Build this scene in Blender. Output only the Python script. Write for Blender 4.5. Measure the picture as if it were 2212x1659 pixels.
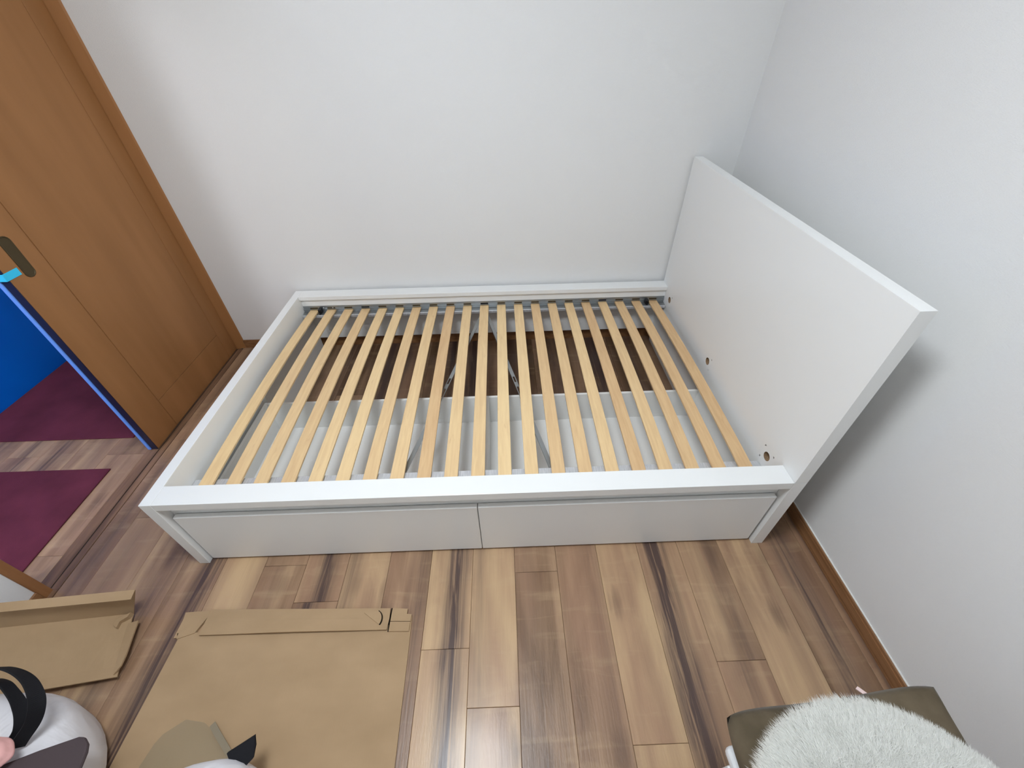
import bpy, bmesh, math, random
from mathutils import Vector, Matrix
import numpy as np

S = bpy.context.scene
for o in list(bpy.data.objects):
    bpy.data.objects.remove(o, do_unlink=True)
COL = S.collection
random.seed(7)

# ------------------------------------------------------------ camera, world, exposure
cd = bpy.data.cameras.new('camera')
cam = bpy.data.objects.new('camera', cd)
COL.objects.link(cam)
cam.location = (1.1518, -0.7509, 1.4915)
cam.rotation_mode = 'XYZ'
cam.rotation_euler = (0.8505, 0.0153, -0.0304)
cd.sensor_fit = 'HORIZONTAL'
cd.sensor_width = 36.0
cd.lens = 36.0 * 897.375 / 2212
cd.clip_start = 0.01
S.camera = cam

w = bpy.data.worlds.new('world')
S.world = w
w.use_nodes = True
w.node_tree.nodes['Background'].inputs[0].default_value = (0.8, 0.85, 1, 1)
w.node_tree.nodes['Background'].inputs[1].default_value = 0.05

S.view_settings.view_transform = 'Standard'
S.view_settings.look = 'None'
S.view_settings.gamma = 1
S.view_settings.use_curve_mapping = False
S.view_settings.exposure = 0.0

LAMP = (0.86, -0.36, 2.40)
LAMP_STRENGTH = 43.5
HALL_LAMP_STRENGTH = 78.0


# ------------------------------------------------------------ helpers
def lin(r, g, b):
    f = lambda c: (c / 255 / 12.92) if c / 255 <= 0.04045 else ((c / 255 + 0.055) / 1.055) ** 2.4
    return (f(r), f(g), f(b), 1)


def mat(name, col, rough=0.5, spec=0.5, metal=0.0):
    m = bpy.data.materials.new(name)
    m.use_nodes = True
    b = m.node_tree.nodes['Principled BSDF']
    b.inputs['Base Color'].default_value = col
    b.inputs['Roughness'].default_value = rough
    b.inputs['Specular IOR Level'].default_value = spec
    b.inputs['Metallic'].default_value = metal
    return m


def N(m, t, **kw):
    n = m.node_tree.nodes.new(t)
    for k, v in kw.items():
        if k.startswith('_'):
            setattr(n, k[1:], v)
        else:
            n.inputs[k.replace('__', ' ')].default_value = v
    return n


def LK(m, a, b):
    m.node_tree.links.new(a, b)


def pos_scaled(m, s, kind='Object'):
    tc = N(m, 'ShaderNodeTexCoord')
    mp = N(m, 'ShaderNodeMapping')
    mp.inputs['Scale'].default_value = s
    LK(m, tc.outputs[kind], mp.inputs['Vector'])
    return mp.outputs[0]


def add_bump(m, scale=(100, 100, 100), strength=0.1, dist=0.001, detail=3, nscale=1.0, rough=0.5):
    v = pos_scaled(m, scale)
    n = N(m, 'ShaderNodeTexNoise', Scale=nscale, Detail=detail, Roughness=rough)
    LK(m, v, n.inputs['Vector'])
    b = N(m, 'ShaderNodeBump', Strength=strength, Distance=dist)
    LK(m, n.outputs['Fac'], b.inputs['Height'])
    LK(m, b.outputs[0], m.node_tree.nodes['Principled BSDF'].inputs['Normal'])
    return n


def color_noise(m, c1, c2, scale=(5, 5, 5), detail=4, lo=0.35, hi=0.65, dist=0.0):
    v = pos_scaled(m, scale)
    n = N(m, 'ShaderNodeTexNoise', Scale=1.0, Detail=detail, Distortion=dist)
    LK(m, v, n.inputs['Vector'])
    r = N(m, 'ShaderNodeValToRGB')
    r.color_ramp.elements[0].position = lo
    r.color_ramp.elements[1].position = hi
    r.color_ramp.elements[0].color = c1
    r.color_ramp.elements[1].color = c2
    LK(m, n.outputs['Fac'], r.inputs[0])
    LK(m, r.outputs[0], m.node_tree.nodes['Principled BSDF'].inputs['Base Color'])


def box_bm(bm, x0, x1, y0, y1, z0, z1, bevel=0.0, seg=1):
    vs = [bm.verts.new(c) for c in ((x0, y0, z0), (x1, y0, z0), (x1, y1, z0), (x0, y1, z0),
                                    (x0, y0, z1), (x1, y0, z1), (x1, y1, z1), (x0, y1, z1))]
    fs = [bm.faces.new([vs[i] for i in f]) for f in
          ((3, 2, 1, 0), (4, 5, 6, 7), (0, 1, 5, 4), (1, 2, 6, 5), (2, 3, 7, 6), (3, 0, 4, 7))]
    if bevel:
        es = list({e for f in fs for e in f.edges})
        bmesh.ops.bevel(bm, geom=es, offset=bevel, segments=seg, affect='EDGES', profile=0.5)


def obj(name, bm, m, parent=None, smooth=False):
    me = bpy.data.meshes.new(name)
    bm.normal_update()
    bm.to_mesh(me)
    bm.free()
    for mm in (m if isinstance(m, (list, tuple)) else [m]):
        me.materials.append(mm)
    if smooth:
        for p in me.polygons:
            p.use_smooth = True
    o = bpy.data.objects.new(name, me)
    COL.objects.link(o)
    if parent is not None:
        o.parent = parent
        o.matrix_parent_inverse = Matrix.Translation(parent.location).inverted() if parent.type == 'EMPTY' or True else None
    return o


def pyobj(name, verts, faces, m, parent=None, smooth=False):
    me = bpy.data.meshes.new(name)
    me.from_pydata([tuple(v) for v in verts], [], faces)
    me.update()
    me.materials.append(m)
    if smooth:
        for p in me.polygons:
            p.use_smooth = True
    o = bpy.data.objects.new(name, me)
    COL.objects.link(o)
    if parent is not None:
        o.parent = parent
        o.matrix_parent_inverse = Matrix.Translation(parent.location).inverted()
    return o


def box(name, m, x0, x1, y0, y1, z0, z1, parent=None, bevel=0.0, seg=1):
    bm = bmesh.new()
    box_bm(bm, x0, x1, y0, y1, z0, z1, bevel, seg)
    return obj(name, bm, m, parent)


def thing(name, label, cat, loc, group=None):
    o = bpy.data.objects.new(name, None)
    o.empty_display_size = 0.1
    COL.objects.link(o)
    o.location = loc
    tag(o, label, cat, group)
    return o


def tag(o, label, cat, group=None):
    o['label'] = label
    o['category'] = cat
    if group:
        o['group'] = group
    return o


def struct(o, label=None):
    o['kind'] = 'structure'
    if label:
        o['label'] = label
    return o


def poly_bm(bm, pts, z0, z1):
    b = [bm.verts.new((x, y, z0)) for x, y in pts]
    t = [bm.verts.new((x, y, z1)) for x, y in pts]
    n = len(pts)
    bm.faces.new(t)
    bm.faces.new(b[::-1])
    for i in range(n):
        j = (i + 1) % n
        bm.faces.new((b[i], b[j], t[j], t[i]))
    bmesh.ops.recalc_face_normals(bm, faces=bm.faces[:])


def catmull(P, n=8):
    P = [Vector(p) for p in P]
    out = []
    for i in range(len(P) - 1):
        p0 = P[max(i - 1, 0)]; p1 = P[i]; p2 = P[i + 1]; p3 = P[min(i + 2, len(P) - 1)]
        for k in range(n):
            t = k / n
            out.append(0.5 * ((2 * p1) + (-p0 + p2) * t + (2 * p0 - 5 * p1 + 4 * p2 - p3) * t * t
                              + (-p0 + 3 * p1 - 3 * p2 + p3) * t ** 3))
    out.append(P[-1])
    return out


def ribbon_bm(bm, P, width_dir, width, thick, n=8):
    """solid webbing strap: rectangle section swept along P"""
    C = catmull(P, n)
    rings = []
    W = Vector(width_dir).normalized()
    for i, c in enumerate(C):
        t = (C[min(i + 1, len(C) - 1)] - C[max(i - 1, 0)]).normalized()
        wv = (W - t * W.dot(t)).normalized()
        nv = t.cross(wv).normalized()
        rings.append([bm.verts.new(c + wv * a * width / 2 + nv * b * thick / 2)
                      for a, b in ((-1, -1), (1, -1), (1, 1), (-1, 1))])
    for a, b in zip(rings, rings[1:]):
        for k in range(4):
            bm.faces.new((a[k], a[(k + 1) % 4], b[(k + 1) % 4], b[k]))
    bm.faces.new(rings[0][::-1])
    bm.faces.new(rings[-1])
    bmesh.ops.recalc_face_normals(bm, faces=bm.faces[:])


# ------------------------------------------------------------ materials
M = {}
M['wallpaper'] = mat('wallpaper', lin(235, 235, 234), 0.85, 0.25)
v = pos_scaled(M['wallpaper'], (1, 1, 1))
n1 = N(M['wallpaper'], 'ShaderNodeTexNoise', Scale=420.0, Detail=3.0, Roughness=0.65)
mp = N(M['wallpaper'], 'ShaderNodeMapping')
mp.inputs['Scale'].default_value = (0.45, 0.45, 1.3)
LK(M['wallpaper'], v, mp.inputs['Vector']); LK(M['wallpaper'], mp.outputs[0], n1.inputs['Vector'])
bb = N(M['wallpaper'], 'ShaderNodeBump', Strength=0.6, Distance=0.0016)
LK(M['wallpaper'], n1.outputs['Fac'], bb.inputs['Height'])
LK(M['wallpaper'], bb.outputs[0], M['wallpaper'].node_tree.nodes['Principled BSDF'].inputs['Normal'])

M['ceiling'] = mat('ceiling_paper', lin(243, 243, 242), 0.9, 0.2)
M['lacquer'] = mat('white_lacquer', lin(240, 241, 240), 0.28, 0.4)
add_bump(M['lacquer'], (400, 400, 400), 0.03, 0.0004)
M['foil'] = mat('white_foil_board', lin(244, 244, 242), 0.45, 0.4)
add_bump(M['foil'], (300, 300, 300), 0.04, 0.0004)
M['chip'] = mat('raw_chipboard', lin(150, 120, 92), 0.9, 0.1)
color_noise(M['chip'], lin(118, 92, 70), lin(178, 150, 118), (500, 500, 500), 3)
M['slat'] = mat('birch_slat', lin(226, 192, 148), 0.55, 0.3)
M['steel'] = mat('galvanised_steel', lin(168, 172, 174), 0.38, 0.5, 0.85)
add_bump(M['steel'], (60, 60, 60), 0.08, 0.0006)
M['steel_light'] = mat('pale_steel_lip', lin(190, 192, 196), 0.5, 0.4, 0.5)
color_noise(M['steel_light'], lin(198, 200, 204), lin(222, 223, 226), (300, 20, 60), 3)
M['blackp'] = mat('black_plastic', lin(20, 20, 22), 0.45, 0.4)
M['screw'] = mat('bright_screw', lin(215, 218, 222), 0.2, 0.5, 1.0)
M['brownwood'] = mat('brown_base_trim', lin(134, 90, 52), 0.45, 0.35)
color_noise(M['brownwood'], lin(128, 90, 58), lin(152, 110, 74), (30, 3, 60), 4)
M['jambwood'] = mat('brown_frame_wood', lin(160, 112, 72), 0.5, 0.3)
color_noise(M['jambwood'], lin(148, 102, 64), lin(166, 118, 78), (30, 30, 3), 4)
M['doorwood'] = mat('orange_brown_door', lin(176, 122, 74), 0.5, 0.3)
color_noise(M['doorwood'], lin(150, 104, 62), lin(165, 116, 72), (8, 8, 1.2), 5)
M['bronze'] = mat('dark_bronze', lin(82, 70, 48), 0.45, 0.5, 0.6)
M['track'] = mat('track_metal', lin(45, 42, 38), 0.4, 0.5, 0.5)
M['caulk'] = mat('white_caulk', lin(236, 236, 232), 0.5)
M['blue'] = mat('blue_board', lin(0, 118, 214), 0.6, 0.12)
color_noise(M['blue'], lin(0, 106, 214), lin(0, 114, 226), (3, 3, 2), 3)
M['blue_edge'] = mat('blue_foam_guard', lin(110, 160, 250), 0.6, 0.3)
M['door_edge'] = mat('navy_edge_shade', lin(24, 26, 52), 0.4, 0.5)  # shade and blue reflection on the door's edge face, painted as dark navy
M['tape'] = mat('light_blue_tape', lin(60, 205, 250), 0.6, 0.3)
M['mat'] = mat('maroon_mat', lin(124, 60, 84), 0.95, 0.1)
n = add_bump(M['mat'], (350, 350, 350), 0.5, 0.003)
color_noise(M['mat'], lin(90, 42, 56), lin(106, 50, 66), (6, 6, 6), 6)
M['card'] = mat('cardboard', lin(170, 148, 118), 0.85, 0.15)
color_noise(M['card'], lin(168, 141, 109), lin(180, 152, 119), (5, 9, 5), 5, 0.3, 0.7)
add_bump(M['card'], (140, 8, 8), 0.15, 0.0012)
M['card_dark'] = mat('cardboard_slot', lin(30, 24, 18), 0.9, 0.1)
M['olive'] = mat('olive_velvet', lin(116, 103, 82), 0.9, 0.1)
b = M['olive'].node_tree.nodes['Principled BSDF']
b.inputs['Sheen Weight'].default_value = 0.08
b.inputs['Sheen Roughness'].default_value = 0.4
color_noise(M['olive'], lin(88, 78, 62), lin(112, 100, 82), (14, 14, 14), 5)
add_bump(M['olive'], (500, 500, 500), 0.3, 0.001)
M['fur'] = mat('white_fur', lin(252, 252, 249), 0.7, 0.2)
mf = M['fur']
nt = mf.node_tree
nt.nodes.clear()
d_ = nt.nodes.new('ShaderNodeBsdfDiffuse'); d_.inputs[0].default_value = lin(254, 254, 251)
t_ = nt.nodes.new('ShaderNodeBsdfTranslucent'); t_.inputs[0].default_value = lin(254, 254, 251)
mx_ = nt.nodes.new('ShaderNodeMixShader'); mx_.inputs[0].default_value = 0.5
oo_ = nt.nodes.new('ShaderNodeOutputMaterial')
nt.links.new(d_.outputs[0], mx_.inputs[1]); nt.links.new(t_.outputs[0], mx_.inputs[2]); nt.links.new(mx_.outputs[0], oo_.inputs[0])
M['furbase'] = mat('fur_backing', lin(246, 246, 240), 0.95, 0.1)
M['whiteplastic'] = mat('white_plastic', lin(232, 234, 236), 0.4, 0.4)
M['bagcloth'] = mat('white_bag_cloth', lin(226, 224, 228), 0.7, 0.25)
v = pos_scaled(M['bagcloth'], (5, 5, 3))
n2 = N(M['bagcloth'], 'ShaderNodeTexNoise', Scale=1.0, Detail=4.0, Distortion=1.5)
LK(M['bagcloth'], v, n2.inputs['Vector'])
b2 = N(M['bagcloth'], 'ShaderNodeBump', Strength=0.6, Distance=0.03)
LK(M['bagcloth'], n2.outputs['Fac'], b2.inputs['Height'])
LK(M['bagcloth'], b2.outputs[0], M['bagcloth'].node_tree.nodes['Principled BSDF'].inputs['Normal'])
M['strap'] = mat('black_webbing', lin(28, 28, 32), 0.8, 0.2)
add_bump(M['strap'], (900, 900, 900), 0.4, 0.001)
M['pink'] = mat('pink_fabric', lin(226, 172, 168), 0.85, 0.2)
add_bump(M['pink'], (40, 40, 40), 0.5, 0.004)
M['darkcloth'] = mat('dark_plum_cloth', lin(80, 70, 72), 0.9, 0.1)
add_bump(M['darkcloth'], (500, 500, 500), 0.3, 0.001)
M['film'] = mat('clear_film', lin(172, 164, 138), 0.4, 0.4)
bf = M['film'].node_tree.nodes['Principled BSDF']
bf.inputs['Alpha'].default_value = 0.30

# lamp diffusers
def emis(name, col, s):
    m = bpy.data.materials.new(name)
    m.use_nodes = True
    nt = m.node_tree
    nt.nodes.clear()
    e = nt.nodes.new('ShaderNodeEmission')
    e.inputs[0].default_value = col
    e.inputs[1].default_value = s
    o = nt.nodes.new('ShaderNodeOutputMaterial')
    nt.links.new(e.outputs[0], o.inputs[0])
    return m
M['lamp'] = emis('lamp_diffuser', (0.93, 1.0, 1.06, 1), LAMP_STRENGTH)
M['hall_lamp'] = emis('hall_lamp_diffuser', (0.95, 0.97, 1.06, 1), HALL_LAMP_STRENGTH)

# slats: per-slat tone from object colour + fine grain along the slat
m = M['slat']
oi = N(m, 'ShaderNodeObjectInfo')
sx = N(m, 'ShaderNodeSeparateColor')
LK(m, oi.outputs['Color'], sx.inputs[0])
geo = N(m, 'ShaderNodeNewGeometry')
mp = N(m, 'ShaderNodeMapping'); mp.inputs['Scale'].default_value = (90, 7, 90)
LK(m, geo.outputs['Position'], mp.inputs['Vector'])
ns = N(m, 'ShaderNodeTexNoise', Scale=1.0, Detail=5.0, Distortion=0.4)
LK(m, mp.outputs[0], ns.inputs['Vector'])
mixf = N(m, 'ShaderNodeMath', _operation='MULTIPLY_ADD')
mixf.inputs[1].default_value = 0.55
LK(m, ns.outputs['Fac'], mixf.inputs[0]); LK(m, sx.outputs[0], mixf.inputs[2])
rp = N(m, 'ShaderNodeValToRGB')
rp.color_ramp.elements[0].position = 0.25; rp.color_ramp.elements[0].color = lin(214, 176, 132)
rp.color_ramp.elements[1].position = 0.75; rp.color_ramp.elements[1].color = lin(242, 212, 162)
LK(m, mixf.outputs[0], rp.inputs[0])
mp2 = N(m, 'ShaderNodeMapping'); mp2.inputs['Scale'].default_value = (40, 12, 40)
LK(m, geo.outputs['Position'], mp2.inputs['Vector'])
ns2 = N(m, 'ShaderNodeTexNoise', Scale=1.0, Detail=3.0)
LK(m, mp2.outputs[0], ns2.inputs['Vector'])
rp2 = N(m, 'ShaderNodeValToRGB')
rp2.color_ramp.elements[0].position = 0.66; rp2.color_ramp.elements[0].color = (0, 0, 0, 1)
rp2.color_ramp.elements[1].position = 0.8; rp2.color_ramp.elements[1].color = (0.35, 0.35, 0.35, 1)
LK(m, ns2.outputs['Fac'], rp2.inputs[0])
mx = N(m, 'ShaderNodeMix', _data_type='RGBA')
LK(m, rp2.outputs[0], mx.inputs[0]); LK(m, rp.outputs[0], mx.inputs[6])
mx.inputs[7].default_value = lin(184, 136, 96)
LK(m, mx.outputs[2], m.node_tree.nodes['Principled BSDF'].inputs['Base Color'])


# planks: object colour R = tone, G = streak centre across the plank, B = streak strength
def plank_material():
    m = mat('floor_plank_wood', (0.4, 0.28, 0.18, 1), 0.34, 0.35)
    P = m.node_tree.nodes['Principled BSDF']
    oi = N(m, 'ShaderNodeObjectInfo')
    sc = N(m, 'ShaderNodeSeparateColor')
    LK(m, oi.outputs['Color'], sc.inputs[0])
    geo = N(m, 'ShaderNodeNewGeometry')
    tc = N(m, 'ShaderNodeTexCoord')
    gx = N(m, 'ShaderNodeSeparateXYZ')
    LK(m, tc.outputs['Generated'], gx.inputs[0])
    # per plank offset of the figure
    off = N(m, 'ShaderNodeCombineXYZ')
    r1 = N(m, 'ShaderNodeMath', _operation='MULTIPLY'); r1.inputs[1].default_value = 37.0
    LK(m, oi.outputs['Random'], r1.inputs[0])
    LK(m, r1.outputs[0], off.inputs[0]); LK(m, r1.outputs[0], off.inputs[1])
    add = N(m, 'ShaderNodeVectorMath', _operation='ADD')
    LK(m, geo.outputs['Position'], add.inputs[0]); LK(m, off.outputs[0], add.inputs[1])

    def nz(scale, detail=4, dist=0.0, rough=0.5):
        mp = N(m, 'ShaderNodeMapping'); mp.inputs['Scale'].default_value = scale
        LK(m, add.outputs[0], mp.inputs['Vector'])
        n = N(m, 'ShaderNodeTexNoise', Scale=1.0, Detail=detail, Distortion=dist, Roughness=rough)
        LK(m, mp.outputs[0], n.inputs['Vector'])
        return n.outputs['Fac']

    def math_(op, a, b=None, c=None, clamp=False):
        n = N(m, 'ShaderNodeMath', _operation=op); n.use_clamp = clamp
        for i, x in enumerate((a, b, c)):
            if x is None:
                continue
            if isinstance(x, (int, float)):
                n.inputs[i].default_value = x
            else:
                LK(m, x, n.inputs[i])
        return n.outputs[0]

    broad = nz((10, 2.4, 1), 4, 0.9)
    wav = nz((3, 2.2, 1), 2, 0.2)
    grain = nz((170, 6, 1), 4, 0.2, 0.6)
    fine = nz((60, 2.2, 1), 5, 0.8, 0.6)
    # colour zones running along the plank, with fairly crisp borders
    zx = nz((13, 0.55, 1), 2, 0.5)
    zone = math_('MULTIPLY_ADD', math_('SUBTRACT', zx, 0.5), 5.0, 0.5, True)
    # tone
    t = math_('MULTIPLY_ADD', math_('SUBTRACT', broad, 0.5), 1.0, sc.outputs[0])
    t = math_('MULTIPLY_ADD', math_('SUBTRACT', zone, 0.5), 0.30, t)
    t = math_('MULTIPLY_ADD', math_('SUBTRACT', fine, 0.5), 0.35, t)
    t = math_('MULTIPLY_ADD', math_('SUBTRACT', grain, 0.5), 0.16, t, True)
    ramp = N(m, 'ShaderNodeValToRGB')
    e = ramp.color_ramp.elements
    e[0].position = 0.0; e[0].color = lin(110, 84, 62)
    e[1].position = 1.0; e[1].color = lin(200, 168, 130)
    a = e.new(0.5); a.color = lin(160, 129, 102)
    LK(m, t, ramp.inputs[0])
    # streak band
    wx = math_('MULTIPLY_ADD', math_('SUBTRACT', wav, 0.5), 0.55, gx.outputs[0])
    d = math_('ABSOLUTE', math_('SUBTRACT', wx, sc.outputs[1]))
    band = math_('SUBTRACT', 1.0, math_('MULTIPLY', d, 2.7), None, True)
    lines = math_('MULTIPLY_ADD', math_('SUBTRACT', fine, 0.45), 3.4, 0.5, True)
    band = math_('MULTIPLY', math_('MULTIPLY', band, lines), sc.outputs[2], None, True)
    mx = N(m, 'ShaderNodeMix', _data_type='RGBA')
    rosy = math_('MULTIPLY_ADD', math_('SUBTRACT', nz((7, 1.3, 1), 3, 0.8), 0.46), 3.2, 0.1, True)
    mr = N(m, 'ShaderNodeMix', _data_type='RGBA')
    LK(m, math_('MULTIPLY', rosy, 0.55), mr.inputs[0]); LK(m, ramp.outputs[0], mr.inputs[6])
    mr.inputs[7].default_value = lin(158, 120, 98)
    # faint figure across the grain
    fig = nz((5, 26, 1), 3, 0.6)
    mg = N(m, 'ShaderNodeMix', _data_type='RGBA')
    LK(m, math_('MULTIPLY_ADD', math_('SUBTRACT', fig, 0.56), 1.6, 0.0, True), mg.inputs[0]); LK(m, mr.outputs[2], mg.inputs[6])
    mg.inputs[7].default_value = lin(196, 168, 132)
    LK(m, band, mx.inputs[0]); LK(m, mg.outputs[2], mx.inputs[6])
    mx.inputs[7].default_value = lin(84, 66, 60)
    # soft knots
    mpv = N(m, 'ShaderNodeMapping'); mpv.inputs['Scale'].default_value = (7.0, 3.4, 1)
    LK(m, add.outputs[0], mpv.inputs['Vector'])
    vo = N(m, 'ShaderNodeTexVoronoi', Scale=1.0)
    LK(m, mpv.outputs[0], vo.inputs['Vector'])
    kd = math_('MULTIPLY_ADD', math_('SUBTRACT', fine, 0.5), 0.3, vo.outputs['Distance'])
    kn = math_('SUBTRACT', 1.0, math_('MULTIPLY', kd, 4.5), None, True)
    kn = math_('MULTIPLY', kn, 0.6)
    mk = N(m, 'ShaderNodeMix', _data_type='RGBA')
    LK(m, kn, mk.inputs[0]); LK(m, mx.outputs[2], mk.inputs[6])
    mk.inputs[7].default_value = lin(80, 60, 52)
    LK(m, mk.outputs[2], P.inputs['Base Color'])
    bp = N(m, 'ShaderNodeBump', Strength=0.35, Distance=0.0012)
    hh = math_('MULTIPLY_ADD', fine, 0.9, math_('MULTIPLY_ADD', nz((110, 22, 1), 3, 0.8), 0.9, grain))
    LK(m, hh, bp.inputs['Height'])
    LK(m, bp.outputs[0], P.inputs['Normal'])
    P.inputs['Coat Weight'].default_value = 0.16
    P.inputs['Coat Roughness'].default_value = 0.15
    return m
M['plank'] = plank_material()

# ------------------------------------------------------------ the room shell
XL, XR, YB, YF, ZC = -0.48, 2.262, 1.37, -2.25, 2.40
FX0 = -0.4555                      # room floor starts at the threshold
floor = struct(box('floor', M['track'], XL - 0.12, XR + 0.1, YF - 0.1, YB + 0.1, -0.06, -0.013))


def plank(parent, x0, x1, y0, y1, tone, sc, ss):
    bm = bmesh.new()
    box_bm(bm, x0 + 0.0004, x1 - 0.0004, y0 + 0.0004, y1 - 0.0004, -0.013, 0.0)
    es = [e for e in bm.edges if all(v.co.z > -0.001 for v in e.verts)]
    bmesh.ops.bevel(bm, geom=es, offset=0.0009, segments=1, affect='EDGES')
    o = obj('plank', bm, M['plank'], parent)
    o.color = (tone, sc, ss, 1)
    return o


PW = 0.1525
X0 = 1.0075
# joints (y) of each strip and (tone, streak centre, streak strength) per plank from front to back
strips = {
    -10: ([-1.3, 0.62], (.35, .5, .5)), -9: ([-0.9, 0.2], (.5, .4, .3)),
    -8: ([-0.62, 0.85], (.62, .75, .6)), -7: ([-1.2, 0.42], (.5, .68, 1.3)),
    -6: ([-0.95, 0.7], (.8, .9, .2)), -5: ([-1.4, -0.02, 0.9], (.42, .2, .3)),
    -4: ([-0.152, 0.6], (.5, .5, 1.2)), -3: ([-1.1, 0.35], (.62, .1, .6)),
    -2: ([-0.8, 0.75], (.5, .8, .7)), -1: ([-1.25, -0.31, 0.55], (.82, .70, 1.5)),
    0: ([-0.463, 0.42], (.72, .16, .45)), 1: ([-1.35, -0.077, 0.8], (.42, .2, .25)),
    2: ([-0.95, 0.3], (.45, .85, .35)), 3: ([-0.559, 0.65], (.82, .85, .12)),
    4: ([-1.2, 0.5], (.6, .36, 1.7)), 5: ([-0.373, 0.35], (.5, .62, .6)),
    6: ([-1.0, 0.7], (.78, .95, .3)), 7: ([-1.4, 0.1], (.32, .5, .95)),
    8: ([-0.8, 0.5], (.3, .6, .7))}
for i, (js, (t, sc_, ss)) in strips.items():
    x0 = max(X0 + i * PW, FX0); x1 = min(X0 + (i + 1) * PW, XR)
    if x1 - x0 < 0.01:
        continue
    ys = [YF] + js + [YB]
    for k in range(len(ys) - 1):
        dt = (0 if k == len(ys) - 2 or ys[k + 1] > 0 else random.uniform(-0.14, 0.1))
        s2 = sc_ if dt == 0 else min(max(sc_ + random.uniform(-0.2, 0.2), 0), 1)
        # the stretches that end under the back of the bed have its shade painted in as a darker tone
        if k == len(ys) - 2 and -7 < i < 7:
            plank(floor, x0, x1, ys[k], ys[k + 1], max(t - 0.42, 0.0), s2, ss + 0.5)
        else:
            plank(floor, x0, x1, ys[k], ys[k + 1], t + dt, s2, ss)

plank(floor, XL, FX0, YF, -0.106, .4, .5, .4)
TH = 0.12
struct(box('wall_back', M['wallpaper'], XL - 1.3, XR + TH, YB, YB + TH, -0.06, ZC + 0.05))
struct(box('wall_right', M['wallpaper'], XR, XR + TH, YF - TH, YB + TH, -0.06, ZC + 0.05))
struct(box('wall_front', M['wallpaper'], XL - TH, XR + TH, YF - TH, YF, -0.06, ZC + 0.05))
bm = bmesh.new()
box_bm(bm, XL - TH, XL, YF - TH, -0.106, -0.06, ZC + 0.05)
box_bm(bm, XL - TH, XL, -0.106, YB, 2.03, ZC + 0.05)
struct(obj('wall_left', bm, M['wallpaper']))
struct(box('ceiling', M['ceiling'], XL - 1.4, XR + TH, YF - TH, YB + TH, ZC, ZC + 0.08))

# skirting boards
bm = bmesh.new(); box_bm(bm, XR - 0.008, XR, YF, YB, 0.0, 0.056, 0.0015)
o = struct(obj('baseboard_right', bm, M['brownwood']))
c = box('caulk_line', M['caulk'], XR - 0.004, XR, YF, YB, 0.056, 0.0585, o)
bm = bmesh.new(); box_bm(bm, XR - 0.0105, XR - 0.008, YF, YB, 0.040, 0.044); box_bm(bm, XR - 0.0105, XR - 0.008, YF, YB, 0.0, 0.006)
obj('baseboard_bead', bm, M['brownwood'], o)
struct(box('baseboard_back', M['brownwood'], -0.44, XR - 0.008, YB - 0.008, YB, 0.0, 0.056, bevel=0.0015))
struct(box('baseboard_left', M['brownwood'], XL, XL + 0.008, YF, -0.106, 0.0, 0.048, bevel=0.0015))
struct(box('baseboard_front', M['brownwood'], XL + 0.008, XR - 0.008, YF, YF + 0.008, 0.0, 0.056))

# door frame: back jamb in the corner, front jamb, head, threshold with its track
bm = bmesh.new()
poly_bm(bm, [(-0.60, YB - 0.0175), (-0.4865, YB - 0.0175), (-0.4430, YB - 0.006), (-0.437, YB - 0.0015), (-0.437, YB), (-0.60, YB)], 0.0, 2.06)
fr = struct(obj('trim_1', bm, M['doorwood']))
struct(box('trim_2', M['jambwood'], XL - TH, XL + 0.006, -0.106, -0.076, 0.0, 2.06, bevel=0.0015))
struct(box('trim_3', M['jambwood'], XL - TH, XL + 0.006, -0.076, YB - 0.018, 2.0, 2.03, bevel=0.0015))
bm = bmesh.new()
box_bm(bm, XL - 0.0595, -0.4915, -0.076, YB - 0.018, -0.013, 0.0, 0.0008)
box_bm(bm, -0.4735, -0.457, -0.106, -0.0762, -0.013, 0.0015)
box_bm(bm, -0.4845, -0.457, -0.076, YB - 0.018, -0.013, 0.0015, 0.0008)
M['threshold'] = mat('threshold_wood', lin(120, 92, 72), 0.4, 0.35)
color_noise(M['threshold'], lin(104, 78, 60), lin(138, 106, 82), (40, 3, 40), 5)
th = struct(obj('trim_4', bm, M['threshold']))
box('track', M['track'], -0.4915, -0.4845, -0.076, YB - 0.018, -0.013, -0.0025, th)

# sliding door in leaves: stiles, rails and centre panel with open joints, an oval finger pull
DX0, DX1 = -0.522, -0.490
DY0, DY1 = 0.566, YB - 0.018
core = struct(box('door_1', M['jambwood'], DX0, DX1 - 0.004, DY0, DY1, 0.004, 1.998))
g = 0.0012
def leaf(name, y0, y1, z0, z1):
    return box(name, M['doorwood'], DX1 - 0.0045, DX1, y0, y1, z0, z1, core, 0.0009)
leaf('stile', DY0, 0.718 - g, 0.004, 1.998)
leaf('stile', 1.262 + g, DY1, 0.004, 1.998)
leaf('bottom_rail', 0.718 + g, 1.262 - g, 0.004, 0.166 - g)
leaf('door_panel', 0.718 + g, 1.262 - g, 0.166 + g, 1.85)
leaf('top_rail', 0.718 + g, 1.262 - g, 1.85 + 2 * g, 1.998)
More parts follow.
